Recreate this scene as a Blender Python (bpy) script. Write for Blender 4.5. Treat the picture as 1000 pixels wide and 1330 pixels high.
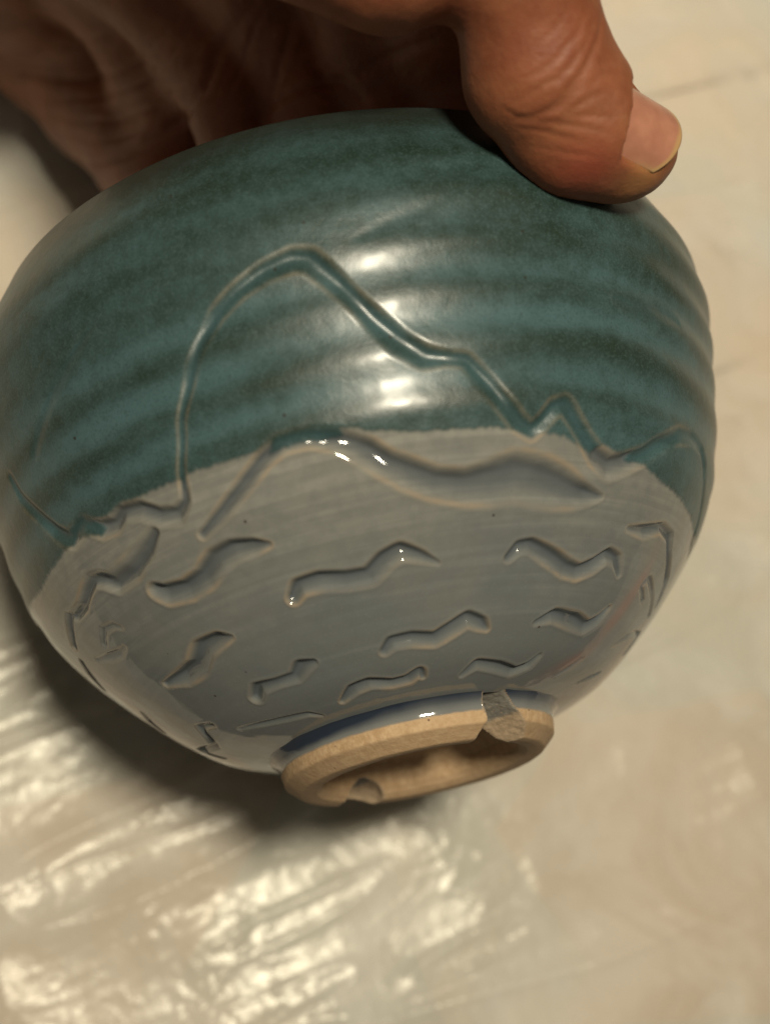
import bpy, math
import numpy as np
from mathutils import Matrix, Vector

# ------------------------------------------------------------------ camera, light, exposure
scene = bpy.context.scene
for o in list(bpy.data.objects):
    bpy.data.objects.remove(o)
COL = scene.collection
F_PX = 1918.6                     # focal length in pixels of the 1000 x 1330 photograph
CAM_H = 0.318                     # lens height over the tabletop
cam_data = bpy.data.cameras.new('camera')
cam = bpy.data.objects.new('camera', cam_data)
COL.objects.link(cam)
UP = Vector((0.16, 0.27, 0.95)).normalized()           # straight up, seen from the hand-held lens
EX = (Vector((1, 0, 0)) - UP * UP.x).normalized()
CAM_M = Matrix.Translation((0, 0, CAM_H)) @ Matrix((EX, UP.cross(EX), UP)).to_4x4()
cam.matrix_world = CAM_M
cam_data.sensor_fit = 'VERTICAL'
cam_data.sensor_height = 36.0
cam_data.sensor_width = 36.0
cam_data.lens = 36.0 * F_PX / 1330.0
cam_data.clip_start = 0.01
cam_data.clip_end = 50.0
cam_data.dof.use_dof = True
cam_data.dof.focus_distance = 0.218
cam_data.dof.aperture_fstop = 11.0
scene.camera = cam
scene.render.resolution_x = 769
scene.render.resolution_y = 1024
cy = scene.cycles
cy.max_bounces = 6; cy.diffuse_bounces = 3; cy.glossy_bounces = 3; cy.transmission_bounces = 4; cy.transparent_max_bounces = 6
cy.use_denoising = True
CAM_R = np.array(CAM_M.to_3x3())
CAM_T = np.array(CAM_M.translation)

world = bpy.data.worlds.new('World')
scene.world = world
world.use_nodes = True
wb = world.node_tree.nodes['Background']
wb.inputs['Color'].default_value = (1.0, 0.87, 0.68, 1)     # dim warm room
wb.inputs['Strength'].default_value = 0.12

lamp = bpy.data.lights.new('ceiling_lamp', 'AREA')          # one warm ceiling lamp, overhead and to the right
lamp.shape = 'DISK'
lamp.size = 0.175
lamp.energy = 18.0
lamp.color = (1.0, 0.90, 0.70)
lamp_ob = bpy.data.objects.new('ceiling_lamp', lamp)
COL.objects.link(lamp_ob)
LAMP_POS = CAM_M @ Vector((0.215, 0.33, 0.84))
lamp_ob.location = LAMP_POS
lamp_ob.rotation_euler = (Vector((0.06, 0.07, 0.0)) - LAMP_POS).to_track_quat('-Z', 'Y').to_euler()

vs = scene.view_settings
vs.view_transform = 'Standard'
vs.look = 'None'
vs.exposure = 0.0
vs.gamma = 1.0
vs.use_curve_mapping = False

# ------------------------------------------------------------------ helpers
rng = np.random.default_rng(7)

def cam_mm(x, y, d):
    """a point seen at photograph pixel (x, y), d metres deep, in camera space millimetres"""
    return np.array([(x - 500.0) / F_PX * d, -(y - 665.0) / F_PX * d, -d]) * 1000.0

def cam_to_world(P):
    return (np.asarray(P) * 0.001) @ CAM_R.T + CAM_T

def tag(o, label=None, category=None, group=None, kind=None):
    if label: o['label'] = label
    if category: o['category'] = category
    if group: o['group'] = group
    if kind: o['kind'] = kind
    return o

def mesh_obj(name, V, Fq, mat, parent=None, attrs=None, smooth=True):
    V = np.ascontiguousarray(V, dtype=np.float32)
    me = bpy.data.meshes.new(name)
    Fq = np.asarray(Fq, dtype=np.int32)
    n, k = Fq.shape
    me.vertices.add(len(V)); me.vertices.foreach_set('co', V.ravel())
    me.loops.add(n * k); me.loops.foreach_set('vertex_index', Fq.ravel())
    me.polygons.add(n)
    me.polygons.foreach_set('loop_start', np.arange(0, n * k, k, dtype=np.int32))
    me.update(calc_edges=True)
    if smooth:
        me.polygons.foreach_set('use_smooth', np.ones(n, dtype=bool))
    for a, val in (attrs or {}).items():
        at = me.attributes.new(a, 'FLOAT', 'POINT')
        at.data.foreach_set('value', np.ascontiguousarray(val, dtype=np.float32))
    if mat: me.materials.append(mat)
    me.validate()
    o = bpy.data.objects.new(name, me)
    COL.objects.link(o)
    if parent: o.parent = parent
    return o

def grid_faces(nr, nc, wrap=False):
    i = np.arange(nr - 1)[:, None]
    j = np.arange(nc if wrap else nc - 1)[None, :]
    j2 = (j + 1) % nc
    return np.stack([i * nc + j, i * nc + j2, (i + 1) * nc + j2, (i + 1) * nc + j], -1).reshape(-1, 4)

def sstep(a, b, x):
    t = np.clip((x - a) / (b - a), 0, 1)
    return t * t * (3 - 2 * t)

LATTICE = rng.uniform(-1, 1, 64 ** 3).astype(np.float32)

def vnoise(P, scale, seed=0):
    """smooth value noise, P (..., 3)"""
    shp = P.shape[:-1]
    Q = np.asarray(P, dtype=np.float32).reshape(-1, 3) * np.float32(scale) + np.float32(seed * 17.31 + 300)
    I = Q.astype(np.int32); f = Q - I; f = f * f * (3 - 2 * f)
    ix = [((I[:, 0] + d) & 63) << 12 for d in (0, 1)]; iy = [((I[:, 1] + d) & 63) << 6 for d in (0, 1)]; iz = [(I[:, 2] + d) & 63 for d in (0, 1)]
    fx, fy, fz = f[:, 0], f[:, 1], f[:, 2]
    out = None
    for a in (0, 1):
        ya = None
        for b in (0, 1):
            v0 = LATTICE[ix[a] + iy[b] + iz[0]]; v1 = LATTICE[ix[a] + iy[b] + iz[1]]
            v = v0 + (v1 - v0) * fz
            ya = v if ya is None else ya + (v - ya) * fy
        out = ya if out is None else out + (ya - out) * fx
    return out.reshape(shp)

def surface_nets(F, org, h):
    """iso-surface F = 0 of a grid as quads"""
    ins = F < 0
    nx, ny, nz = F.shape
    c = np.zeros((nx - 1, ny - 1, nz - 1), np.int8)
    for dx in (0, 1):
        for dy in (0, 1):
            for dz in (0, 1):
                c += ins[dx:nx - 1 + dx, dy:ny - 1 + dy, dz:nz - 1 + dz]
    act = (c > 0) & (c < 8)
    idx = np.full(act.shape, -1, np.int64)
    A = np.argwhere(act); idx[act] = np.arange(len(A))
    acc = np.zeros((len(A), 3)); cnt = np.zeros(len(A))
    corners = [(a, b, d) for a in (0, 1) for b in (0, 1) for d in (0, 1)]
    for a in corners:
        for ax in range(3):
            if a[ax]: continue
            b = list(a); b[ax] = 1
            fa = F[A[:, 0] + a[0], A[:, 1] + a[1], A[:, 2] + a[2]]
            fb = F[A[:, 0] + b[0], A[:, 1] + b[1], A[:, 2] + b[2]]
            m = (fa < 0) != (fb < 0)
            t = np.where(m, fa / np.where(m, fa - fb, 1), 0)
            p = np.array(a, float)[None, :] + np.zeros((len(A), 3)); p[:, ax] += t
            acc[m] += p[m]; cnt[m] += 1
    V = (A + acc / cnt[:, None]) * h + org
    quads = []
    for ax in range(3):
        u, v = [(1, 2), (2, 0), (0, 1)][ax]
        s0 = [slice(None)] * 3; s1 = [slice(None)] * 3
        s0[ax] = slice(0, -1); s1[ax] = slice(1, None)
        e0, e1 = ins[tuple(s0)], ins[tuple(s1)]
        E = np.argwhere(e0 != e1)
        E = E[(E[:, u] > 0) & (E[:, v] > 0) & (E[:, u] < F.shape[u] - 1) & (E[:, v] < F.shape[v] - 1)]
        fl = e0[E[:, 0], E[:, 1], E[:, 2]]
        q = []
        for du, dv in ((-1, -1), (0, -1), (0, 0), (-1, 0)):
            G = E.copy(); G[:, u] += du; G[:, v] += dv
            q.append(idx[G[:, 0], G[:, 1], G[:, 2]])
        q = np.stack(q, 1)
        q[~fl] = q[~fl][:, ::-1]
        quads.append(q)
    return V, np.concatenate(quads)

def nodes_mat(name):
    m = bpy.data.materials.new(name)
    m.use_nodes = True
    nt = m.node_tree
    b = nt.nodes['Principled BSDF']
    return m, nt, b

class NT:
    def __init__(s, nt): s.nt = nt
    def new(s, t, **kw):
        n = s.nt.nodes.new(t)
        for k, v in kw.items(): setattr(n, k, v)
        return n
    def link(s, a, b): s.nt.links.new(a, b)
    def setin(s, n, key, v):
        if hasattr(v, 'links') or isinstance(v, bpy.types.NodeSocket): s.link(v, n.inputs[key])
        else: n.inputs[key].default_value = v
    def attr(s, name):
        n = s.new('ShaderNodeAttribute'); n.attribute_name = name; return n.outputs['Fac']
    def coord(s, which='Object'):
        return s.new('ShaderNodeTexCoord').outputs[which]
    def mapping(s, vec, scale=(1, 1, 1), rot=(0, 0, 0)):
        n = s.new('ShaderNodeMapping'); s.link(vec, n.inputs['Vector'])
        n.inputs['Scale'].default_value = scale; n.inputs['Rotation'].default_value = rot
        return n.outputs['Vector']
    def noise(s, vec, scale, detail=2, rough=.5, dist=0):
        n = s.new('ShaderNodeTexNoise'); s.link(vec, n.inputs['Vector'])
        n.inputs['Scale'].default_value = scale; n.inputs['Detail'].default_value = detail
        n.inputs['Roughness'].default_value = rough; n.inputs['Distortion'].default_value = dist
        return n.outputs['Fac']
    def voronoi(s, vec, scale, out='Distance', feature='F1'):
        n = s.new('ShaderNodeTexVoronoi'); n.feature = feature; s.link(vec, n.inputs['Vector'])
        n.inputs['Scale'].default_value = scale
        return n.outputs[out]
    def math(s, op, a, b=0.0, clamp=False):
        n = s.new('ShaderNodeMath', operation=op); n.use_clamp = clamp
        s.setin(n, 0, a); s.setin(n, 1, b); return n.outputs[0]
    def map(s, v, a, b, c=0.0, d=1.0):
        n = s.new('ShaderNodeMapRange'); n.interpolation_type = 'SMOOTHSTEP'
        s.setin(n, 0, v); s.setin(n, 1, a); s.setin(n, 2, b); s.setin(n, 3, c); s.setin(n, 4, d)
        return n.outputs[0]
    def mix(s, f, a, b, mode='MIX'):
        n = s.new('ShaderNodeMix', data_type='RGBA', blend_type=mode)
        s.setin(n, 0, f)
        for k, v in ((6, a), (7, b)):
            if isinstance(v, tuple): v = (*v[:3], 1)
            s.setin(n, k, v)
        return n.outputs[2]
    def bump(s, h, strength, dist, normal=None):
        n = s.new('ShaderNodeBump'); s.link(h, n.inputs['Height'])
        n.inputs['Strength'].default_value = strength; n.inputs['Distance'].default_value = dist
        if normal: s.link(normal, n.inputs['Normal'])
        return n.outputs['Normal']

# ------------------------------------------------------------------ materials
def mat_glaze():
    m, nt, b = nodes_mat('glaze_on_bowl'); N = NT(nt)
    co = N.coord()
    teal, pool, edge, ring = N.attr('glaze'), N.attr('pool'), N.attr('edge'), N.attr('ring')
    n_big = N.noise(co, 70, 3, .6)
    n_mid = N.noise(co, 420, 3, .6)
    n_fine = N.noise(co, 2600, 2, .7)
    streak = N.noise(N.mapping(co, (25, 25, 900)), 1, 3, .6)
    # satin teal: thin olive where it runs off the ridges, thick blue where it lies
    band = N.noise(N.mapping(co, (14, 14, 105)), 1, 3, .6, .7)
    thick = N.math('ADD', N.math('ADD', N.math('MULTIPLY', ring, .27), N.math('MULTIPLY', band, .52)), N.math('ADD', N.math('MULTIPLY', n_big, .30), N.math('MULTIPLY', n_mid, .32)))
    tealc = N.mix(N.map(thick, .45, .98), (0.012, 0.024, 0.017), (0.046, 0.092, 0.101))
    tealc = N.mix(N.map(n_fine, .45, .75, 0, .40), tealc, (0.063, 0.102, 0.101))
    tealc = N.mix(N.map(n_fine, .50, .25, 0, .50), tealc, (0.016, 0.027, 0.020))
    tealc = N.mix(N.math('MULTIPLY', pool, .60), tealc, (0.026, 0.059, 0.066))
    tealc = N.mix(N.math('MULTIPLY', N.attr('lip'), .8), tealc, (0.014, 0.016, 0.012))
    spot = N.voronoi(co, 160)
    tealc = N.mix(N.map(spot, .055, .03), tealc, (0.02, 0.025, 0.02))
    # glossy grey slip glaze
    greyc = N.mix(N.map(streak, .3, .7), (0.118, 0.123, 0.115), (0.152, 0.157, 0.146))
    grey_falloff = N.math('ADD', N.attr('up'), N.math('MULTIPLY', N.math('SUBTRACT', n_big, .5), .9))  # grey cools towards the foot; the light's falloff is put in as darkening
    greyc = N.mix(N.map(grey_falloff, .25, .95), (0.110, 0.123, 0.125), N.mix(.62, greyc, (0.265, 0.258, 0.222)))
    greyc = N.mix(N.map(streak, .42, .62, .30, 0), greyc, (0.092, 0.095, 0.090))
    greyc = N.mix(N.map(streak, .55, .75, 0, .30), greyc, (0.203, 0.201, 0.178))
    greyc = N.mix(N.map(n_mid, .35, .7, 0, .35), greyc, (0.101, 0.107, 0.105))
    greyc = N.mix(N.map(n_big, .35, .7, 0, .5), greyc, (0.116, 0.122, 0.115))
    greyc = N.mix(N.map(n_fine, .55, .8, 0, .25), greyc, (0.203, 0.206, 0.189))
    greyc = N.mix(N.math('MULTIPLY', pool, .82), greyc, (0.048, 0.059, 0.071))
    greyc = N.mix(N.map(spot, .045, .02), greyc, (0.03, 0.025, 0.02))
    greyc = N.mix(N.math('MULTIPLY', N.attr('reflection_tint'), .55), greyc, (0.20, 0.098, 0.075))
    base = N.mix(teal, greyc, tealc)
    edge_f = N.math('MULTIPLY', edge, N.map(n_mid, .25, .6, .35, 1.0))
    ek = N.math('ADD', .36, N.math('MULTIPLY', teal, -.18))
    base = N.mix(N.math('MULTIPLY', edge_f, ek), base, (0.36, 0.25, 0.14))
    N.link(base, b.inputs['Base Color'])
    rough = N.math('ADD', .07, N.math('MULTIPLY', teal, N.math('ADD', .25, N.math('MULTIPLY', n_mid, .14))))
    N.link(rough, b.inputs['Roughness'])
    b.inputs['IOR'].default_value = 1.52
    N.link(N.math('SUBTRACT', .5, N.math('MULTIPLY', teal, .14)), b.inputs['Specular IOR Level'])
    N.link(N.math('MULTIPLY', teal, .18), b.inputs['Coat Weight'])
    b.inputs['Coat Roughness'].default_value = .18
    h = N.math('ADD', N.math('MULTIPLY', teal, N.math('MULTIPLY', n_fine, .5)), N.math('MULTIPLY', streak, .16))
    h = N.math('ADD', h, N.math('MULTIPLY', n_mid, N.math('ADD', .20, N.math('MULTIPLY', teal, .75))))
    N.link(N.bump(h, .42, .00014), b.inputs['Normal'])
    return m

def mat_foot():
    m, nt, b = nodes_mat('bare_stoneware_foot'); N = NT(nt)
    co = N.coord()
    blue, deep, chip = N.attr('blue'), N.attr('deep'), N.attr('chip')
    n1 = N.noise(co, 900, 4, .65); n2 = N.noise(co, 130, 3, .6)
    ringm = N.noise(N.mapping(co, (60, 60, 2600)), 1, 2, .5)
    clay = N.mix(N.map(n1, .3, .75), (0.31, 0.20, 0.105), (0.43, 0.305, 0.18))
    clay = N.mix(N.map(n2, .4, .75, 0, .5), clay, (0.36, 0.245, 0.14))
    clay = N.mix(N.map(ringm, .52, .8, 0, .18), clay, (0.30, 0.19, 0.10))
    speck = N.voronoi(co, 420)
    clay = N.mix(N.map(speck, .10, .05), clay, (0.12, 0.07, 0.04))
    broken = N.mix(N.map(n1, .3, .7), (0.21, 0.155, 0.10), (0.29, 0.215, 0.14))
    broken = N.mix(N.attr('core'), broken, N.mix(N.map(n1, .3, .7), (0.105, 0.098, 0.085), (0.16, 0.148, 0.125)))
    clay = N.mix(N.attr('sole_shade'), clay, N.mix(.5, clay, (0.20, 0.135, 0.075)))  # underside and bevel darkened: light falloff put into the clay colour
    clay = N.mix(chip, clay, broken)
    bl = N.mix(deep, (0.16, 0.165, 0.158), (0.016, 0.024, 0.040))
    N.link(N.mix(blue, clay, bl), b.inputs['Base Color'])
    N.link(N.map(blue, 0, 1, .82, .07), b.inputs['Roughness'])
    h = N.math('MULTIPLY', N.math('ADD', n1, N.math('MULTIPLY', ringm, .25)), N.math('SUBTRACT', 1.0, blue))
    N.link(N.bump(h, .55, .00028), b.inputs['Normal'])
    return m

def mat_skin():
    m, nt, b = nodes_mat('skin'); N = NT(nt)
    co = N.coord()
    crease, red, yel = N.attr('crease'), N.attr('red'), N.attr('yellow')
    n1 = N.noise(co, 120, 4, .6); n2 = N.noise(co, 600, 3, .6)
    cells = N.voronoi(N.mapping(co, (1, 1, 1)), 1500)
    lines = N.noise(N.mapping(co, (700, 1500, 900), (.3, .5, .4)), 1, 3, .6, .4)
    c = N.mix(N.map(n1, .3, .75), (0.160, 0.049, 0.019), (0.240, 0.087, 0.037))
    c = N.mix(N.map(n2, .45, .8, 0, .3), c, (0.25, 0.115, 0.055))
    c = N.mix(red, c, (0.22, 0.045, 0.024))
    c = N.mix(yel, c, (0.27, 0.145, 0.045))
    c = N.mix(N.math('MULTIPLY', crease, .60), c, (0.20, 0.070, 0.032))
    N.link(c, b.inputs['Base Color'])
    b.inputs['Roughness'].default_value = .58
    b.inputs['IOR'].default_value = 1.42
    b.inputs['Subsurface Weight'].default_value = .22
    b.inputs['Subsurface Radius'].default_value = (1.0, .35, .18)
    b.inputs['Subsurface Scale'].default_value = .0022
    h = N.math('ADD', N.math('MULTIPLY', cells, .40), N.math('ADD', N.math('MULTIPLY', lines, .8), N.math('MULTIPLY', n2, .4)))
    N.link(N.bump(h, .34, .00020), b.inputs['Normal'])
    return m

def mat_nail():
    m, nt, b = nodes_mat('thumbnail_keratin'); N = NT(nt)
    co = N.coord()
    tip = N.attr('tip')
    n = N.noise(co, 300, 3)
    c = N.mix(N.map(n, .3, .7), (0.30, 0.130, 0.082), (0.36, 0.165, 0.107))
    c = N.mix(tip, c, (0.40, 0.26, 0.11))
    N.link(c, b.inputs['Base Color'])
    b.inputs['Roughness'].default_value = .24
    b.inputs['Subsurface Weight'].default_value = .15
    b.inputs['Subsurface Radius'].default_value = (1.0, .4, .25)
    b.inputs['Subsurface Scale'].default_value = .0015
    ridg = N.noise(co, 900, 2)
    N.link(N.bump(ridg, .25, .0001), b.inputs['Normal'])
    return m

def mat_table():
    m, nt, b = nodes_mat('pale_tabletop'); N = NT(nt)
    co = N.coord()
    vor = N.voronoi(N.mapping(co, (1, 1, 1), (0, 0, .45)), 17, 'Color')
    sep = N.new('ShaderNodeSeparateColor'); N.link(vor, sep.inputs[0])
    n1 = N.noise(co, 14, 4, .6, .6); n2 = N.noise(co, 40, 4, .6)
    c = N.mix(N.map(n1, .35, .65), (0.54, 0.525, 0.455), (0.63, 0.525, 0.41))
    c = N.mix(N.map(sep.outputs[0], .45, .75, 0, .55), c, (0.61, 0.49, 0.38))
    c = N.mix(N.map(sep.outputs[1], .5, .8, 0, .5), c, (0.47, 0.47, 0.42))
    c = N.mix(N.map(n2, .5, .8, 0, .35), c, (0.64, 0.58, 0.47))
    N.link(c, b.inputs['Base Color'])
    b.inputs['Roughness'].default_value = .55
    return m

def mat_sheet():
    m, nt, b = nodes_mat('clear_plastic_film'); N = NT(nt)
    co = N.coord()
    nt.nodes.remove(b)
    n1 = N.noise(co, 330, 4, .65, .6)
    nrm = N.bump(n1, .25, .0004)
    tr = N.new('ShaderNodeBsdfTransparent'); tr.inputs['Color'].default_value = (.97, .97, .96, 1)
    df = N.new('ShaderNodeBsdfDiffuse'); df.inputs['Color'].default_value = (.78, .75, .68, 1)
    gl = N.new('ShaderNodeBsdfGlossy'); gl.inputs['Roughness'].default_value = .19; gl.inputs['Color'].default_value = (.23, .225, .205, 1)
    N.link(nrm, gl.inputs['Normal'])
    fr = N.new('ShaderNodeFresnel'); fr.inputs['IOR'].default_value = 1.5; N.link(nrm, fr.inputs['Normal'])
    milky = N.map(N.noise(co, 34, 4, .6, .5), .30, .75, .06, .38)
    m1 = N.new('ShaderNodeMixShader'); N.link(milky, m1.inputs[0]); N.link(tr.outputs[0], m1.inputs[1]); N.link(df.outputs[0], m1.inputs[2])
    m2 = N.new('ShaderNodeMixShader'); N.link(fr.outputs[0], m2.inputs[0]); N.link(m1.outputs[0], m2.inputs[1]); N.link(gl.outputs[0], m2.inputs[2])
    N.link(m2.outputs[0], nt.nodes['Material Output'].inputs['Surface'])
    return m

M_GLAZE, M_FOOT, M_SKIN, M_NAIL, M_TABLE, M_SHEET = mat_glaze(), mat_foot(), mat_skin(), mat_nail(), mat_table(), mat_sheet()

# bowl wall: outer profile (radius, height over the foot) in mm
PROFILE = [(23.08, 6.0), (25.94, 6.78), (28.75, 7.71), (31.46, 8.92), (33.99, 10.45), (36.38, 12.21), (38.67, 14.1), (40.89, 16.06), (43.06, 18.08), (45.18, 20.15), (47.24, 22.28), (49.25, 24.46), (51.17, 26.72), (52.97, 29.07), (54.62, 31.54), (56.05, 34.14), (57.26, 36.84), (58.28, 39.62), (59.16, 42.46), (59.92, 45.32), (60.61, 48.2), (61.26, 51.1), (61.9, 53.99), (62.54, 56.89), (63.15, 59.79), (63.62, 62.71), (63.84, 65.67), (63.7, 68.63), (63.14, 71.54), (62.22, 74.36), (61.07, 77.09), (59.78, 79.75), (58.39, 82.37), (56.96, 84.97)]
# carved lines: name, depth factor, points (azimuth from the front, distance up the wall in mm, half width in mm)
GROOVES = [
('mountain_teal',1,[(-0.9922,61.16,0.81),(-0.9765,57.25,0.92),(-0.9215,52.78,1.02),(-0.8796,48.87,1.12),(-0.8325,46.58,1.22),(-0.7592,47.34,1.09),(-0.7121,45.27,1.19),(-0.6624,44.73,1.07),(-0.6231,45.6,1.07),(-0.5681,44.84,1.16),(-0.521,42.77,1.16),(-0.4739,42.01,1.15),(-0.4346,43.21,0.73),(-0.4136,46.47,0.52),(-0.3901,50.39,0.52),(-0.3665,53.76,0.52),(-0.3456,56.05,0.62),(-0.3115,59.75,0.72),(-0.2723,62.69,0.83),(-0.2225,65.74,0.93),(-0.1623,67.91,1.03),(-0.0969,69.44,1.24),(-0.034,70.09,1.44),(-0.0,69.44,1.54),(0.0367,66.5,1.33),(0.0759,63.01,1.23),(0.1178,59.31,1.33),(0.1597,56.16,1.53),(0.2068,53.98,1.43),(0.2592,53.44,0.92),(0.3037,53.0,0.93),(0.3351,50.61,1.13),(0.3796,47.23,1.14),(0.4241,44.19,1.14),(0.4581,42.99,1.04),(0.4896,44.3,0.94),(0.521,46.25,1.05),(0.5524,46.69,1.16),(0.5812,44.84,1.06),(0.6231,42.23,1.07),(0.665,40.05,1.29),(0.7226,38.64,1.52),(0.7906,39.83,1.32),(0.8508,41.25,1.22),(0.9111,43.42,1.23),(1.0001,45.82,1.14),(1.0943,46.58,0.93),(1.1755,46.04,0.83),(1.2593,43.1,0.72),(1.3483,39.4,0.73),(1.4216,35.15,0.74),(1.6258,33.3,0.64)]),
('mountain_grey',1,[(-0.432,38.09,0.63),(-0.3534,39.94,0.93),(-0.2749,42.44,1.03),(-0.2068,44.95,1.02),(-0.1545,46.36,1.12),(-0.089,46.25,1.12),(-0.0209,44.95,1.32),(0.0367,42.77,1.63),(0.0785,40.7,1.63),(0.1309,38.85,1.84),(0.1963,37.0,1.85),(0.2801,36.02,2.07),(0.356,36.35,2.6),(0.4215,37.0,2.82),(0.4922,36.24,2.85),(0.5576,35.37,2.45),(0.6126,34.61,1.82),(0.6728,34.28,1.08),(0.7173,34.28,0.44)]),
('wave_left_upper',1,[(-0.5603,41.25,0.74),(-0.6178,39.62,1.28),(-0.7016,38.2,1.52),(-0.7802,37.87,1.43),(-0.8194,39.4,1.21),(-0.8587,40.16,1.0),(-0.9189,39.29,0.9),(-0.9739,38.31,0.91),(-1.0498,38.2,0.81),(-1.0734,38.96,0.69),(-1.1624,37.33,0.71),(-1.2357,36.02,0.6)]),
('wave_left',1,[(-0.6676,33.63,1.19),(-0.644,32.54,1.4),(-0.5707,31.78,1.39),(-0.4974,32.32,1.48),(-0.4346,33.96,1.58),(-0.377,34.5,1.36),(-0.3168,34.06,1.04),(-0.2723,33.63,0.42)]),
('wave_centre',1,[(-0.2749,24.92,0.84),(-0.2409,26.34,1.15),(-0.1754,26.34,1.26),(-0.0969,25.47,1.26),(-0.0236,25.25,1.25),(0.0314,27.1,1.25),(0.0812,28.08,1.14),(0.1361,26.88,0.84),(0.1937,25.36,0.31)]),
('wave_right',1,[(0.4267,25.03,0.64),(0.4581,26.66,0.85),(0.5,26.77,0.96),(0.5681,25.36,1.19),(0.6624,23.4,1.2),(0.7199,22.85,1.1),(0.7828,24.05,1.11),(0.8351,25.9,1.0),(0.8875,25.47,0.9),(0.9399,23.29,0.45)]),
('wave_right_low',1,[(0.6048,14.47,0.44),(0.6885,15.78,1.0),(0.8116,15.02,1.24),(0.9032,14.26,1.02),(0.9556,15.67,0.92),(0.987,17.96,0.46)]),
('wave_mid_low',1,[(-0.0367,12.84,0.65),(0.0026,14.04,0.97),(0.0785,14.04,1.07),(0.1702,13.28,1.08),(0.2487,14.8,1.08),(0.3011,16.0,1.08),(0.3534,15.02,0.97),(0.3848,13.93,0.43)]),
('wave_foot_right',1,[(0.3168,5.22,0.44),(0.3822,7.51,0.88),(0.4974,6.53,1.0),(0.6152,5.12,0.9),(0.6885,6.42,0.79),(0.7173,8.6,0.45)]),
('wave_foot_mid',1,[(-0.322,5.01,0.44),(-0.2278,7.07,0.99),(-0.1466,7.51,0.99),(-0.0419,6.31,0.88),(0.0367,6.42,0.88),(0.0969,7.73,0.77),(0.11,6.31,0.44)]),
('bone',1,[(-0.665,11.86,0.89),(-0.6126,13.28,1.0),(-0.5184,12.95,0.77),(-0.432,12.73,0.87),(-0.3796,14.04,1.09),(-0.3246,14.15,0.54)]),
('wave_left_low',1,[(-0.9765,21.33,0.57),(-0.8666,20.46,1.24),(-0.7618,20.79,1.44),(-0.6781,22.75,1.43),(-0.5943,23.07,1.09),(-0.5498,22.64,0.43)]),
('scratch',0.6,[(-0.9399,8.49,0.35),(-0.8011,6.97,0.57),(-0.6571,5.66,0.68),(-0.5393,4.79,0.56),(-0.4922,3.26,0.34)]),
('zigzag',0.9,[(-1.042,11.97,0.58),(-1.1284,12.95,0.7),(-1.2017,10.56,0.71),(-1.2802,9.47,0.72),(-1.4608,11.65,0.74),(-1.4635,7.94,0.49)]),
('hook',0.6,[(-1.0446,32.0,0.5),(-0.98,33.52,0.62),(-0.925,33.1,0.6),(-0.90,32.0,0.35)]),
('hook_foot',0.7,[(-1.1729,31.56,0.45),(-1.09,30.3,0.8),(-1.0263,29.49,0.8),(-0.97,29.6,0.4)]),
('edge_a',0.9,[(-1.2907,34.39,0.48),(-1.3587,32.54,0.73),(-1.432,30.26,0.49)]),
('edge_b',0.9,[(-1.3718,22.2,0.49),(-1.4425,20.79,0.74),(-1.4818,18.83,0.49)]),
('right_a',0.9,[(0.8823,30.36,0.45),(0.9817,30.69,1.02),(1.0708,32.11,0.81),(1.1572,31.56,0.82),(1.22,29.38,0.71),(1.3614,26.23,0.73),(1.4399,22.85,0.49)]),
('right_b',0.7,[(1.2252,21.22,0.47),(1.1362,22.85,0.47),(1.165,24.49,0.59),(1.2697,23.07,0.48),(1.4347,20.68,0.49)]),
('right_c',0.7,[(1.2488,13.06,0.36),(1.3483,16.11,0.6),(1.4923,17.74,0.49),(1.5237,14.26,0.5)]),
('right_d',0.7,[(0.9817,4.68,0.35),(1.021,6.53,0.58),(1.0472,8.92,0.35)]),
('right_e',0.7,[(1.2959,4.79,0.36),(1.3456,6.53,0.6),(1.398,8.38,0.36)]),
('oval',0.45,[(0.7278,63.12,0.66),(0.8116,62.47,1.67),(0.9084,62.58,2.16),(0.9975,63.12,1.04)]),
('streak',0.16,[(0.10,71.2,0.5),(0.15,72.1,1.0),(0.2068,73.24,1.1),(0.3194,75.97,0.9),(0.4424,79.67,0.5)]),
('streak_left',0.4,[(-0.8351,60.51,0.89),(-0.6964,66.28,0.99),(-0.5838,69.54,0.86),(-0.521,71.83,0.54)]),
]
# lower edge of the teal glaze (azimuth, distance up the wall)
BOUND = [(-1.3509,47.23),(-1.1257,45.06),(-0.9556,45.49),(-0.8849,45.93),(-0.8456,45.71),(-0.8116,46.36),(-0.7226,44.51),(-0.7016,44.95),(-0.7252,47.12),(-0.6728,46.47),(-0.61,46.8),(-0.5184,46.47),(-0.4215,46.36),(-0.4267,44.51),(-0.4084,46.15),(-0.3875,46.58),(-0.3063,46.36),(-0.2147,46.25),(-0.1728,47.23),(-0.1937,45.38),(-0.1492,45.82),(-0.0995,45.82),(-0.034,45.27),(-0.0079,45.38),(-0.0131,46.58),(0.055,45.38),(0.1806,44.19),(0.3744,43.64),(0.4294,42.88),(0.4608,42.01),(0.4843,42.88),(0.5576,42.44),(0.5786,41.79),(0.6545,40.16),(0.6807,41.79),(0.7383,40.92),(0.809,41.47),(0.7854,39.83),(0.8613,39.83),(0.9529,38.42),(1.0917,37.44),(1.364,35.59)]
# a faint reddish reflection painted into the grey glaze (azimuth, distance up the wall)
REFLECTION_TINT = [(1.1, 29.1), (1.102, 25.4), (1.097, 20.0), (1.066, 14.9), (1.039, 9.8), (0.932, 6.3), (0.84, 2.6)]
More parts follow.
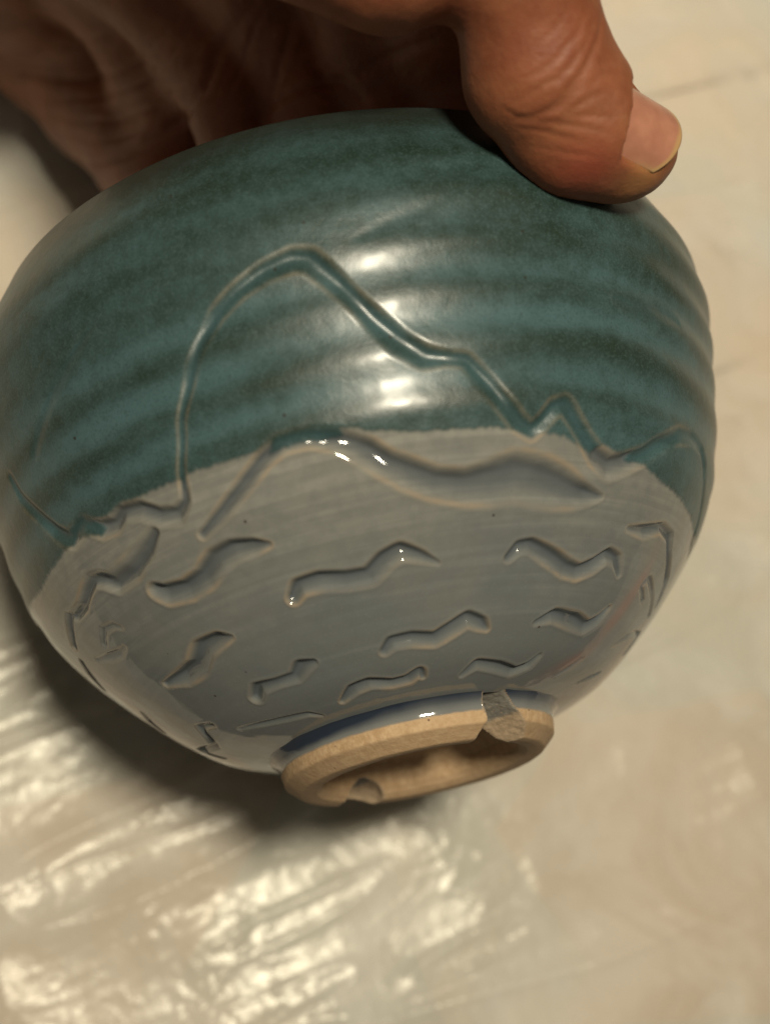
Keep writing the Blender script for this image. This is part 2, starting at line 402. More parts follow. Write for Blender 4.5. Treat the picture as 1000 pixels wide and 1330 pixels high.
# ------------------------------------------------------------------ tabletop and the plastic film lying on it
def axis_points(lo, f0, f1, hi, nf, nc):
    a = lo + (f0 - lo) * (1 - (1 - np.linspace(0, 1, nc + 1)[:-1]) ** 2.2)
    b = np.linspace(f0, f1, nf)
    c = f1 + (hi - f1) * np.linspace(0, 1, nc + 1)[1:] ** 2.2
    return np.concatenate([a, b, c])

def build_table():
    x0, x1, y0, y1, th = -.55, .75, -.045, .80, .03
    V = np.array([[x, y, z] for z in (0, -th) for x, y in ((x0, y0), (x1, y0), (x1, y1), (x0, y1))], float)
    Fq = [(0, 1, 2, 3), (7, 6, 5, 4), (0, 4, 5, 1), (1, 5, 6, 2), (2, 6, 7, 3), (3, 7, 4, 0)]
    t = mesh_obj('tabletop', V, Fq, M_TABLE, smooth=False)
    tag(t, 'pale cream and peach patchwork tabletop under the plastic film', 'tabletop', kind='structure')
    xs = axis_points(-.53, -.06, .17, .73, 380, 40)
    ys = axis_points(-.04, -.03, .25, .78, 420, 40)
    X, Y = np.meshgrid(xs, ys)
    P = np.stack([X, Y, 0 * X], -1) * 1000
    ca, sa = math.cos(.42), math.sin(.42)
    U = np.stack([(P[..., 0] * ca + P[..., 1] * sa) * .22, -P[..., 0] * sa + P[..., 1] * ca, 0 * X], -1)
    U = U + np.stack([0 * X, 4 * vnoise(P, .02, 5), 0 * X], -1)
    left = sstep(75, 10, P[..., 0] - .05 * P[..., 1])
    z = 1.3 * vnoise(P, .022, 1) + .55 * vnoise(P, .06, 2)
    r1 = 1 - np.abs(vnoise(U, .055, 3)); r2 = 1 - np.abs(vnoise(U, .13, 4))
    z += (2.0 * r1 ** 8 + .45 * r2 ** 7) * (1 - .4 * left)
    bum = .8 * vnoise(P * np.array([.75, 1.0, 1]), .36, 8) + .7 * vnoise(P, .75, 9)
    W2 = np.stack([(P[..., 0] * .90 + P[..., 1] * .43) * .35, -P[..., 0] * .43 + P[..., 1] * .90, 0 * X], -1) + 3 * vnoise(P, .05, 15)[..., None]
    crk = 1 - np.abs(vnoise(W2, .32, 16)); crk2 = 1 - np.abs(vnoise(W2[..., [1, 0, 2]] * np.array([.8, 2.2, 1]), .3, 17))
    patch = sstep(-.05, .6, vnoise(P, .035, 18) + .5 * vnoise(P, .09, 19))
    z += (.30 + .22 * left) * (.50 * crk ** 4 + .32 * crk2 ** 5) * (.25 + .75 * patch)
    z += left * patch * (.22 * bum + .10 * vnoise(P, 1.1, 20))
    z += .022 * vnoise(P, .34, 12) + .012 * vnoise(P, .8, 13)
    z = z - z.min() + 0.8
    V = np.stack([X, Y, z * .001], -1).reshape(-1, 3)
    s = mesh_obj('plastic_film', V, grid_faces(len(ys), len(xs)), M_SHEET)
    tag(s, 'crinkled clear plastic film spread over the pale table under the bowl', 'plastic film')

build_table()

# ------------------------------------------------------------------ the bowl, in millimetres around its own axis (z towards the rim)
AX_UP = np.array([-0.19511345, 0.91296892, -0.35835526])
AX_X = np.array([0.97791699, 0.2089937, 0.0])
AX_Y = np.array([0.07489399, -0.3504417, -0.9335853])
FOOT_C = np.array([5.97426, -41.59787, -235.0])            # centre of the foot, camera space mm
Rb = CAM_R @ np.stack([AX_X, AX_Y, AX_UP], 1)
BOWL_M = Matrix.Translation(Vector(cam_to_world(FOOT_C))) @ Matrix(Rb.tolist()).to_4x4()
bowl = bpy.data.objects.new('bowl', None)
COL.objects.link(bowl)
bowl.empty_display_size = .02
bowl.matrix_world = BOWL_M
tag(bowl, 'round stoneware bowl with teal and grey glaze and chipped foot, held on its side', 'bowl')

prof = np.array(PROFILE)
S_LEN = 97.84

def spline_eval(y, q):
    n = len(y); A = np.zeros((n, n)); b = np.zeros(n); A[0, 0] = A[-1, -1] = 1
    for i in range(1, n - 1):
        A[i, i - 1:i + 2] = (1, 4, 1); b[i] = 6 * (y[i + 1] - 2 * y[i] + y[i - 1])
    m = np.linalg.solve(A, b); x = q * (n - 1); i = np.clip(x.astype(int), 0, n - 2); t = x - i; u = 1 - t
    return (m[i] * u ** 3 + m[i + 1] * t ** 3) / 6 + (y[i] - m[i] / 6) * u + (y[i + 1] - m[i + 1] / 6) * t

def outer(q):
    return spline_eval(prof[:, 0], q), spline_eval(prof[:, 1], q)

def wall_polygon():
    q = np.linspace(0, 1, 120); r, z = outer(q)
    dr, dz = np.gradient(r), np.gradient(z); L = np.hypot(dr, dz); nr, nz = dz / L, -dr / L
    wall = 5.2 - 1.4 * q
    ri, zi = r - nr * wall, z - nz * wall
    c = np.array([(r[-1] + ri[-1]) / 2, (z[-1] + zi[-1]) / 2]); rad = wall[-1] / 2
    a0 = math.atan2(z[-1] - c[1], r[-1] - c[0]); a = a0 + np.linspace(0, math.pi, 14)[1:-1]
    rim = np.stack([c[0] + rad * np.cos(a), c[1] + rad * np.sin(a)], 1)
    inner = np.stack([ri, zi], 1)[::-1]
    inner = inner[inner[:, 0] > 6]
    inner = np.concatenate([inner, [[3.0, inner[-1, 1] - .2], [0.02, inner[-1, 1] - .25]]])
    return rim, inner

def build_body():
    # columns: fine where the photograph looks, coarser behind; rows: fine up the outer wall
    half = 1.85
    tf = np.linspace(-half, half, 1040)
    tb = np.linspace(half, 2 * math.pi - half, 170)[1:-1]
    th = np.concatenate([tf, tb]); nc = len(th)
    nq = 450
    q = np.linspace(0, 1, nq); r, z = outer(q); s = q * S_LEN
    dr, dz = np.gradient(r), np.gradient(z); L = np.hypot(dr, dz); nr, nz = dz / L, -dr / L
    T, S = np.meshgrid(th, s)
    sinT, cosT = np.sin(T), np.cos(T)
    P = np.stack([r[:, None] * sinT, -r[:, None] * cosT, z[:, None] + 0 * T], -1)
    Nn = np.stack([nr[:, None] * sinT, -nr[:, None] * cosT, nz[:, None] + 0 * T], -1)
    Tw = np.where(T > math.pi, T - 2 * math.pi, T)
    # carved lines
    carve = np.zeros_like(T); pool = np.zeros_like(T); edge = np.zeros_like(T); burr = np.zeros_like(T)
    for name, dep, pts in GROOVES:
        pts = np.array(pts)
        # resample smoothly (Catmull-Rom)
        pp = np.concatenate([2 * pts[:1] - pts[1:2], pts, 2 * pts[-1:] - pts[-2:-1]])
        dn = []
        tt = np.linspace(0, 1, 6)[:-1][:, None]
        for i in range(1, len(pp) - 2):
            a, b, c, d = pp[i - 1], pp[i], pp[i + 1], pp[i + 2]
            cr = .5 * (2 * b + (c - a) * tt + (2 * a - 5 * b + 4 * c - d) * tt ** 2 + (3 * b - a - 3 * c + d) * tt ** 3)
            dn.append(.18 * cr + .82 * (b + (c - b) * tt))
        dn = np.concatenate(dn + [pts[-1:]]); dn[:, 2] = np.maximum(dn[:, 2], .25)
        rr, zz = outer(np.clip(dn[:, 1] / S_LEN, 0, 1))
        C = np.stack([rr * np.sin(dn[:, 0]), -rr * np.cos(dn[:, 0]), zz], 1)
        W = dn[:, 2]
        W = W * 1.2
        padW = W.max() * 2.2 + .6
        g0, g1 = np.searchsorted(tf, [dn[:, 0].min() - padW / rr.min(), dn[:, 0].max() + padW / rr.min()])
        h0, h1 = np.searchsorted(s, [dn[:, 1].min() - padW, dn[:, 1].max() + padW])
        ub = np.full((h1 - h0, g1 - g0), 9.0); wb_ = np.ones_like(ub); sb = np.zeros_like(ub)
        for k in range(0, len(dn) - 1, 10):
            k2 = min(k + 10, len(dn) - 1)
            tm, tM = dn[k:k2 + 1, 0].min(), dn[k:k2 + 1, 0].max(); sm, sM = dn[k:k2 + 1, 1].min(), dn[k:k2 + 1, 1].max()
            pad = W[k:k2 + 1].max() * 2.2 + .5; rm = rr[k:k2 + 1].min()
            c0, c1 = np.searchsorted(tf, [tm - pad / rm, tM + pad / rm]); w0, w1 = np.searchsorted(s, [sm - pad, sM + pad])
            c0, w0, c1, w1 = max(c0, g0), max(w0, h0), min(c1, g1), min(w1, h1)
            if c1 <= c0 or w1 <= w0: continue
            sub = P[w0:w1, c0:c1]; sl = (slice(w0 - h0, w1 - h0), slice(c0 - g0, c1 - g0))
            for i in range(k, k2):
                A, B = C[i], C[i + 1]; AB = B - A
                t = np.clip(((sub - A) @ AB) / max(AB @ AB, 1e-9), 0, 1)
                D = np.linalg.norm(sub - (A + t[..., None] * AB), axis=-1)
                w = W[i] + t * (W[i + 1] - W[i])
                m = D / w < ub[sl]
                ub[sl] = np.where(m, D / w, ub[sl]); wb_[sl] = np.where(m, w, wb_[sl])
                lat = np.cross(Nn[w0:w1, c0:c1], AB / (np.linalg.norm(AB) + 1e-9))
                sb[sl] = np.where(m, ((sub - A) * lat).sum(-1), sb[sl])
        u = ub; bw = wb_
        up = sstep(-.7, .6, sb / bw)
        lo_a = .26 * up + .0 * (1 - up)
        tcl = np.clip((u - lo_a) / (1.16 - lo_a), 0, 1)
        g = 1 - tcl * tcl * (3 - 2 * tcl)
        dpt = np.minimum(1.0 * bw, 1.5) * dep * (.7 + .3 * up) * (.86 + .22 * vnoise(P[h0:h1, g0:g1], .30, 62))
        sl = (slice(h0, h1), slice(g0, g1))
        carve[sl] = np.maximum(carve[sl], g * dpt)
        pool[sl] = np.maximum(pool[sl], sstep(.2, 1.0, g) * (.55 + .45 * up) * min(1, dep + .1) * sstep(0.2, .8, bw))
        soft = .10 + .20 / np.maximum(bw, .4)
        edge[sl] = np.maximum(edge[sl], np.exp(-((u - 1.08) / soft) ** 2) * sstep(.3, .9, dep))
        burr[sl] = np.maximum(burr[sl], np.exp(-((u - 1.25) / .22) ** 2) * dep)
    edge *= sstep(-.45, .35, vnoise(P, .16, 61)) * .8 + .2
    edge *= 1 - .75 * sstep(.35, .8, pool)
    # teal glaze: everything above its lower edge
    bd = np.array(BOUND)
    bd = np.concatenate([[[-math.pi, 46.5], [-1.9, 47.0]], bd, [[1.9, 37.5], [math.pi, 46.5]]])
    px = np.concatenate([bd[:, 0], [math.pi, -math.pi]]); py = np.concatenate([bd[:, 1], [140, 140]])
    wob = Tw + .004 * vnoise(P, 1.6, 21); sw = S + .16 * vnoise(P, 1.9, 22) + .10 * vnoise(P, 4.2, 24)
    band = (S > 30) & (S < 54)
    inside = (S >= 54)
    bi = np.zeros(band.sum(), bool); bt, bsv = wob[band], sw[band]
    for i in range(len(px)):
        j = (i + 1) % len(px)
        x1_, y1_, x2_, y2_ = px[i], py[i], px[j], py[j]
        if y1_ == y2_: continue
        cnd = (y1_ > bsv) != (y2_ > bsv)
        xi = x1_ + (bsv - y1_) * (x2_ - x1_) / (y2_ - y1_)
        bi ^= cnd & (bt < xi)
    inside = inside.copy(); inside[band] = bi
    glaze = inside.astype(np.float32)
    g2 = glaze.copy()
    for _ in range(2):
        g2[1:-1, 1:-1] = (g2[1:-1, 1:-1] * 2 + g2[:-2, 1:-1] + g2[2:, 1:-1] + g2[1:-1, :-2] + g2[1:-1, 2:]) / 6
    glaze = g2
    # the thick teal coat fills and softens the carving
    soft = carve.copy()
    for _ in range(7):
        soft[1:-1, 1:-1] = (soft[:-2, 1:-1] + soft[2:, 1:-1] + soft[1:-1, :-2] + soft[1:-1, 2:] + soft[1:-1, 1:-1]) / 5
    s1 = carve.copy()
    for _ in range(2):
        s1[1:-1, 1:-1] = (s1[:-2, 1:-1] + s1[2:, 1:-1] + s1[1:-1, :-2] + s1[1:-1, 2:] + s1[1:-1, 1:-1]) / 5
    gsoft = glaze.copy()
    for _ in range(5):
        gsoft[1:-1, 1:-1] = (gsoft[:-2, 1:-1] + gsoft[2:, 1:-1] + gsoft[1:-1, :-2] + gsoft[1:-1, 2:] + gsoft[1:-1, 1:-1]) / 5
    carve = s1 * (1 - gsoft) + .62 * soft * gsoft
    burr *= 1 - .7 * gsoft
    # throwing rings and the unevenness of a hand-made wall
    wob2 = S + .9 * np.sin(Tw + .5) + 3.0 * vnoise(P * np.array([.7, .7, 1.3]), .04, 31)
    ringh = np.cos((wob2 - RING0) * 2 * math.pi / 7.6)
    amp = .29 * sstep(42.5, 47.5, S) * (1 - .35 * sstep(68, 74, S)) * (1 - sstep(80, 90, S)) * (.7 + .75 * vnoise(P, .045, 32)) + .018 * sstep(4, 12, S)
    disp = amp * ringh + .30 * vnoise(P, .028, 33) * sstep(0, 12, S) + .05 * vnoise(P, .12, 34) + .012 * vnoise(P, .7, 35)
    disp += .11 * glaze                                   # the teal coat is thicker
    disp += -carve + .07 * burr * (1 - sstep(.05, .5, pool))
    disp *= sstep(0, 1.2, S)
    P = P + Nn * disp[..., None]
    ring = np.clip(.5 - .5 * ringh * sstep(46, 50, S) * (1 - .7 * sstep(60, 70, S)) - .25 * sstep(62, 74, S), 0, 1)
    lip = sstep(87, 97, S + 2.0 * vnoise(P, .06, 36))
    bl = np.array(REFLECTION_TINT); br_, bz_ = outer(bl[:, 1] / S_LEN)
    BP = np.stack([br_ * np.sin(bl[:, 0]), -br_ * np.cos(bl[:, 0]), bz_], 1); bd2 = np.full(T.shape, 1e9)
    bc0, bc1 = np.searchsorted(tf, [.3, 1.7]); bw1 = int(np.searchsorted(s, 42)); sub = P[:bw1, bc0:bc1]
    for A, B in zip(BP[:-1], BP[1:]):
        t = np.clip(((sub - A) @ (B - A)) / ((B - A) @ (B - A)), 0, 1)
        bd2[:bw1, bc0:bc1] = np.minimum(bd2[:bw1, bc0:bc1], ((sub - A - t[..., None] * (B - A)) ** 2).sum(-1))
    reflection_tint = np.exp(-bd2 / 2.6) * np.clip(.75 + .6 * vnoise(P, .25, 37), 0, 1)
    rim, inner = wall_polygon()
    prow = np.concatenate([rim, inner])
    Q = np.stack([prow[:, :1] * np.sin(th)[None], -prow[:, :1] * np.cos(th)[None], prow[:, 1:] + 0 * th[None]], -1)
    V = np.concatenate([P.reshape(-1, 3), Q.reshape(-1, 3)]) * .001
    nx = len(Q.reshape(-1, 3))
    ex = lambda a, v: np.concatenate([a.ravel(), np.full(nx, v)])
    mesh_obj('body', V, grid_faces(nq + len(prow), nc, True), M_GLAZE, bowl,
             dict(glaze=ex(glaze, 1), pool=ex(pool, 0), edge=ex(edge, 0), ring=ex(ring, .5), lip=ex(lip, 1), up=ex(np.clip(S / 50, 0, 1), 1), reflection_tint=ex(reflection_tint, 0)))

RING0 = 1.5
build_body()

def poly_sdf(poly, r, z):
    d = np.full(r.shape, 1e9, np.float32); ins = np.zeros(r.shape, bool); n = len(poly)
    for i in range(n):
        ax, ay = poly[i]; bx, by = poly[(i + 1) % n]
        ex, ey = bx - ax, by - ay
        t = np.clip(((r - ax) * ex + (z - ay) * ey) / (ex * ex + ey * ey), 0, 1)
        d = np.minimum(d, (r - ax - t * ex) ** 2 + (z - ay - t * ey) ** 2)
        if ay != by:
            ins ^= ((ay > z) != (by > z)) & (r < ax + (z - ay) * ex / ey)
    d = np.sqrt(d)
    return np.where(ins, -d, d)

def build_foot():
    h = .21
    n = 235; nz = 60
    org = np.array([-n * h / 2, -n * h / 2, -1.2])
    g = np.arange(n) * h + org[0]; gz = np.arange(nz) * h + org[2]
    X, Y, Z = np.meshgrid(g, g, gz, indexing='ij')
    X = X.astype(np.float32); Y = Y.astype(np.float32); Z = Z.astype(np.float32)
    G3 = np.stack([X, Y, Z], -1)
    R = np.hypot(X, Y)
    poly = [(0, 9.4), (22.6, 9.4), (24.6, 6.75), (23.25, 6.05), (22.5, 5.2), (22.15, 4.4), (22.05, 3.7), (21.75, 1.9), (19.7, 0.05), (18.6, -.02), (17.0, 0.15),
            (16.1, 0.9), (15.4, 4.0), (14.0, 6.0), (9.0, 6.5), (0, 6.3)]
    F = poly_sdf(poly, R, Z) - .10 + .05 * vnoise(G3, .35, 41)
    # the big break in the near side of the ring
    nzA = .30 * vnoise(G3, .55, 42) + .12 * vnoise(G3, 1.4, 43)
    nzB = .30 * vnoise(G3, .22, 44) + .09 * vnoise(G3, 1.0, 45) + .07 * vnoise(G3, 2.3, 50)
    ang = np.arctan2(X, -Y)
    left = (.52 + .020 * (Z - 5) * (Z < 5) * -.4 - .035 * np.clip(2.2 - Z, 0, 3) - ang) * R + nzA       # < 0 to the right of the break edge
    def facet(p, q, r_):
        nn = np.cross(q - p, r_ - p); nn /= np.linalg.norm(nn)
        if nn @ (np.array([12.5, -23, 1.0]) - p) > 0: nn = -nn
        return (X - p[0]) * nn[0] + (Y - p[1]) * nn[1] + (Z - p[2]) * nn[2]
    A1, A2, A3, A4 = np.array([12.8, -19.3, 6.9]), np.array([16.5, -14.6, 3.0]), np.array([8.9, -12.2, 4.0]), np.array([12.4, -9.4, -.2])
    right = np.maximum(facet(A1, A2, A3), facet(A2, A4, A3)) + nzB
    cut = np.maximum(left, right)
    # a second, smaller bite out of the inner far edge
    th2 = -2.45; ux, uy = math.sin(th2), -math.cos(th2)
    a = (X * ux + Y * uy) - 17.6; b = (-X * uy + Y * ux)
    cut2 = (np.sqrt((a / 4.4) ** 2 + (b / 3.9) ** 2 + ((Z + .2) / 3.9) ** 2) - 1) * 3.2 + .25 * vnoise(G3, .5, 46)
    allcut = np.minimum(cut, cut2)
    F = np.maximum(F, -allcut)
    V, Q = surface_nets(F, org, h)
    iv = np.clip(((V - org) / h).round().astype(int), 0, [n - 1, n - 1, nz - 1])
    chip = sstep(.32, .12, np.abs(allcut[iv[:, 0], iv[:, 1], iv[:, 2]]))
    r = np.hypot(V[:, 0], V[:, 1]); z = V[:, 2] + .12 * vnoise(V, .25, 47) + .06 * vnoise(V, .9, 48)
    blue = sstep(3.55, 3.85, z) * sstep(20.6, 21.2, r) * (1 - chip)
    ang_v = np.arctan2(V[:, 0], -V[:, 1])
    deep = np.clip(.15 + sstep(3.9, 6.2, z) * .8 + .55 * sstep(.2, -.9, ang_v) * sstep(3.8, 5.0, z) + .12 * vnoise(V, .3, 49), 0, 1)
    sole_shade = sstep(2.1, 1.7, z) * sstep(15.2, 16.0, r)
    mesh_obj('foot_ring', V * .001, Q, M_FOOT, bowl, dict(blue=blue, deep=deep, chip=chip, sole_shade=sole_shade, core=sstep(2.9, 3.5, z) * chip))

build_foot()

# ------------------------------------------------------------------ the hand, one continuous skin grown from a distance field (camera space mm)
def wall_distance(Pc):
    """distance to the bowl wall for camera-space points (mm)"""
    D = Pc - FOOT_C
    lx, ly, lz = D @ AX_X, D @ AX_Y, D @ AX_UP
    r = np.hypot(lx, ly)
    rim, inner = wall_polygon()
    q = np.linspace(0, 1, 40); ro, zo = outer(q)
    poly = np.concatenate([np.stack([ro, zo], 1), rim[::3], inner[::6]])
    rg = np.arange(0, 110, .5); zg = np.arange(-40, 170, .5)
    RR, ZZ = np.meshgrid(rg, zg, indexing='ij')
    T = poly_sdf(poly, RR.astype(np.float32), ZZ.astype(np.float32))
    fi = np.clip(r / .5, 0, len(rg) - 2.001); fj = np.clip((lz + 40) / .5, 0, len(zg) - 2.001)
    i = fi.astype(int); j = fj.astype(int); a = fi - i; b = fj - j
    return T[i, j] * (1 - a) * (1 - b) + T[i + 1, j] * a * (1 - b) + T[i, j + 1] * (1 - a) * b + T[i + 1, j + 1] * a * b

T3 = cam_mm(757, 160, .2085); T4 = cam_mm(820, 192, .2130)
NA = (T4 - T3) / np.linalg.norm(T4 - T3)
NN = np.array([.46, .27, .84]); NN = NN - NA * (NN @ NA); NN /= np.linalg.norm(NN)
NB = np.cross(NA, NN)
NAIL_R = 7.1

def build_hand():
    c = cam_mm
    chains = [  # (points (px, py, depth, radius mm), blend)
        ([(560, -270, .192, 14), (640, -150, .1945, 10.8), (674, -32, .1995, 8.9), (700, 94, .2055, 9.6), (757, 160, .2085, 8.2), (820, 192, .2130, 6.6)], 5),   # thumb
        ([(735, 178, .2095, 7.9), (789, 201, .2125, 6.5)], 4),                                    # thumb pad
        ([(330, -190, .192, 15), (430, -125, .193, 12.5), (505, -75, .1945, 10.9), (560, -72, .198, 9.2)], 4),   # thenar
        ([(586, -18, .2035, 4.2), (600, -60, .204, 6)], 2.5),
        ([(-60, -190, .262, 18), (20, -40, .318, 20), (78, 40, .329, 18), (140, 125, .320, 14.5), (192, 195, .299, 11.5), (262, 300, .267, 9), (320, 400, .268, 7.5)], 3.0),   # little finger side
        ([(40, -20, .303, 9), (150, 50, .308, 8), (205, 110, .300, 5.5)], 6),
        ([(150, -120, .268, 15), (285, 60, .268, 11.5), (322, 160, .258, 9), (345, 300, .252, 8.5), (380, 410, .266, 7)], 2.5),
        ([(300, -120, .256, 14), (395, 70, .257, 11), (425, 170, .250, 9), (445, 300, .248, 8.5), (455, 420, .265, 7)], 2.5),
        ([(460, -120, .242, 13), (505, 80, .247, 10.5), (530, 180, .244, 9), (540, 300, .244, 8.2), (535, 420, .264, 7)], 2.5),
        ([(640, -80, .226, 13), (615, 60, .240, 11), (610, 170, .2405, 9), (600, 300, .243, 8)], 3),
        ([(600, -130, .222, 12), (590, 20, .236, 9), (560, 90, .243, 8)], 6),                     # web of the thumb
        ([(-20, -600, .218, 18), (100, -520, .212, 18), (225, -330, .204, 15.5), (280, -215, .199, 13.5), (340, -190, .195, 14)], 8),  # unseen palm heel, placed and shaped to shade the little finger side
        ([(40, -60, .300, 17), (100, -300, .255, 18), (120, -420, .222, 18)], 10),               # palm heel
        ([(120, -360, .246, 20), (250, -380, .236, 24), (430, -330, .220, 22)], 14),
        ([(150, -140, .268, 14), (450, -150, .245, 14)], 12),
        ([(90, -160, .275, 15), (160, -40, .287, 14), (215, 70, .290, 11.5), (245, 160, .280, 9.5)], 5),
        ([(240, -420, .236, 26), (260, -650, .238, 27), (275, -950, .240, 31), (280, -1300, .242, 37)], 16),   # wrist and forearm
    ]
    prims = []
    for pts, k in chains:
        for p, q in zip(pts[:-1], pts[1:]):
            prims.append((c(*p[:3]), p[3], c(*q[:3]), q[3], k))
    h = .45
    lo = np.min([np.minimum(A - ra, B - rb) for A, ra, B, rb, k in prims], 0) - 4
    hi = np.max([np.maximum(A + ra, B + rb) for A, ra, B, rb, k in prims], 0) + 4
    hi[1] = min(hi[1], 205.0)
    n = np.ceil((hi - lo) / h).astype(int)
    ax = [np.arange(n[i]) * h + lo[i] for i in range(3)]
    F = np.full(tuple(n), 60.0, np.float32)
    for A, ra, B, rb, k in prims:
        m = max(ra, rb) + k * 1.2 + 3
        l = np.minimum(A, B) - m; u = np.maximum(A, B) + m
        i0 = [np.searchsorted(ax[i], l[i]) for i in range(3)]; i1 = [np.searchsorted(ax[i], u[i]) for i in range(3)]
        if min(i1[i] - i0[i] for i in range(3)) <= 0: continue
        sl = tuple(slice(a, b) for a, b in zip(i0, i1))
        X = [ax[i][sl[i]].astype(np.float32) for i in range(3)]
        D = B - A; L2 = float(D @ D)
        t = ((X[0] - A[0]) * D[0])[:, None, None] + ((X[1] - A[1]) * D[1])[None, :, None] + ((X[2] - A[2]) * D[2])[None, None, :]
        t = np.clip(t / L2, 0, 1)
        d = np.sqrt((X[0][:, None, None] - A[0] - t * D[0]) ** 2 + (X[1][None, :, None] - A[1] - t * D[1]) ** 2 + (X[2][None, None, :] - A[2] - t * D[2]) ** 2)
        ts = t * t * (3 - 2 * t) * .5 + t * .5
        d -= ra + (rb - ra) * ts
        f = F[sl]
        hh = np.clip(.5 + .5 * (d - f) / k, 0, 1)
        F[sl] = d * (1 - hh) + f * hh - k * hh * (1 - hh)
    # nail bed: cut a shallow step into the back of the thumb tip
    ext = (T4 - 16, T4 + 16)
    sl = tuple(slice(int(np.searchsorted(ax[i], ext[0][i])), int(np.searchsorted(ax[i], ext[1][i]))) for i in range(3))
    G = np.stack(np.meshgrid(*[ax[i][sl[i]] for i in range(3)], indexing='ij'), -1) - T4
    v, pn, pb = G @ NA, G @ NN, G @ NB
    rho = np.hypot(pn, pb); phi = np.arctan2(pb, pn)
    rb_ = NAIL_R - .25 - .04 * (v + 3)
    cut = np.maximum(np.maximum(rb_ - rho, (np.abs(phi) - .98) * 6.5), np.sqrt(np.maximum(-8.0 - v + .8 * phi ** 2 * 2, 0)) * 1.0 - (v + 8.0 - 1.6 * phi ** 2 > 0) * 2.0)
    f = F[sl]; k = .5
    hh = np.clip(.5 - .5 * (f + cut) / k, 0, 1)
    F[sl] = f * (1 - hh) + (-cut) * hh + k * hh * (1 - hh)
    # flesh gives way where it meets the bowl
    blo, bhi = np.array([-75.0, -60, -300]), np.array([85.0, 75, -195])
    sl = tuple(slice(int(np.searchsorted(ax[i], blo[i])), int(np.searchsorted(ax[i], bhi[i]))) for i in range(3))
    sub = F[sl]
    near = np.argwhere(np.abs(sub) < 8)
    Pn = np.stack([ax[i][sl[i]][near[:, i]] for i in range(3)], 1)
    wd = wall_distance(Pn)
    sv = sub[near[:, 0], near[:, 1], near[:, 2]]
    sub[near[:, 0], near[:, 1], near[:, 2]] = np.maximum(sv, .12 - wd)
    deep = np.argwhere(sub <= -8)
    if len(deep):
        Pd = np.stack([ax[i][sl[i]][deep[:, i]] for i in range(3)], 1)
        sub[deep[:, 0], deep[:, 1], deep[:, 2]] = np.maximum(sub[deep[:, 0], deep[:, 1], deep[:, 2]], .12 - wall_distance(Pd))
    V, Q = surface_nets(F, lo, h)
    # relax the grid's facets, then take normals
    nV = len(V)
    e0 = Q.ravel(); e1_ = np.roll(Q, -1, 1).ravel()
    deg = np.bincount(e0, minlength=nV) + np.bincount(e1_, minlength=nV)
    for lam in (.6, .6, -.5, .6, .5):
        avg = np.stack([np.bincount(e0, V[e1_, a], nV) + np.bincount(e1_, V[e0, a], nV) for a in range(3)], 1) / deg[:, None]
        V = V + lam * (avg - V)
    fn = np.cross(V[Q[:, 2]] - V[Q[:, 0]], V[Q[:, 3]] - V[Q[:, 1]])
    NR = np.stack([sum(np.bincount(Q[:, c], fn[:, a], nV) for c in range(4)) for a in range(3)], 1)
    NR /= np.linalg.norm(NR, axis=1)[:, None] + 1e-12
    # skin creases, traced on the visible skin
    pxy = np.stack([500 - F_PX * V[:, 0] / V[:, 2], 665 + F_PX * V[:, 1] / V[:, 2]], 1)
    vis = (NR * V).sum(1) < 0
    # drop anything hidden by nearer skin
    key = (pxy / 6).astype(int); kk = key[:, 0] * 100000 + key[:, 1]
    ku, inv = np.unique(kk, return_inverse=True); zmin = np.full(len(ku), -1e9); np.maximum.at(zmin, inv, V[:, 2])
    vis &= V[:, 2] > zmin[inv] - 4
    vi = np.where(vis)[0]
    disp = np.zeros(len(V)); crease = np.zeros(len(V))
    for dep, w, pts in CREASES:
        pts = np.array(pts, float)
        t = np.linspace(0, len(pts) - 1, len(pts) * 5); i = np.clip(t.astype(int), 0, len(pts) - 2)
        pp = pts[i] + (pts[i + 1] - pts[i]) * (t - i)[:, None]
        pp = pp + 1.2 * np.stack([np.sin(t * 2.3 + pts[0, 0]), np.cos(t * 1.9 + pts[0, 1])], 1)
        C = []
        for x, y in pp:
            dd = (pxy[vi, 0] - x) ** 2 + (pxy[vi, 1] - y) ** 2; m = dd.argmin()
            if dd[m] < 64: C.append(V[vi[m]])
        if len(C) < 2: continue
        C = np.array(C)
        near = np.where(((V > C.min(0) - 3) & (V < C.max(0) + 3)).all(1))[0]
        sub = V[near]; best = np.full(len(near), 1e9); tp = np.zeros(len(near))
        for m in range(len(C) - 1):
            A, B = C[m], C[m + 1]; AB = B - A
            t_ = np.clip(((sub - A) @ AB) / max(AB @ AB, 1e-9), 0, 1)
            D = np.linalg.norm(sub - A - t_[:, None] * AB, axis=1)
            mm = D < best; best[mm] = D[mm]; tp[mm] = (m + t_[mm]) / (len(C) - 1)
        fade = np.sqrt(np.clip(np.sin(np.pi * np.clip(tp, .04, .96)), 0, 1))
        g = np.exp(-(best / w) ** 2) * fade
        disp[near] -= dep * g - .35 * dep * np.exp(-((best - 2.2 * w) / w) ** 2) * fade
        crease[near] = np.maximum(crease[near], g * min(1, dep / .22))
    disp += .16 * vnoise(V, .16, 51) + .06 * vnoise(V, .42, 52) + .025 * vnoise(V, 1.1, 53)
    hasroom = np.ones(len(V))
    V = V + NR * disp[:, None]
    pc = cam_mm(758, 217, .2035)
    red = np.exp(-(np.linalg.norm(V - pc, axis=1) / 5.0) ** 2) * .75
    red = np.maximum(red, .25 * np.exp(-(np.linalg.norm(V - cam_mm(705, 60, .196), axis=1) / 9) ** 2))
    red = np.maximum(red, .40 * sstep(-20, 40, -(V[:, 1] - 70)) * (V[:, 0] < 12))
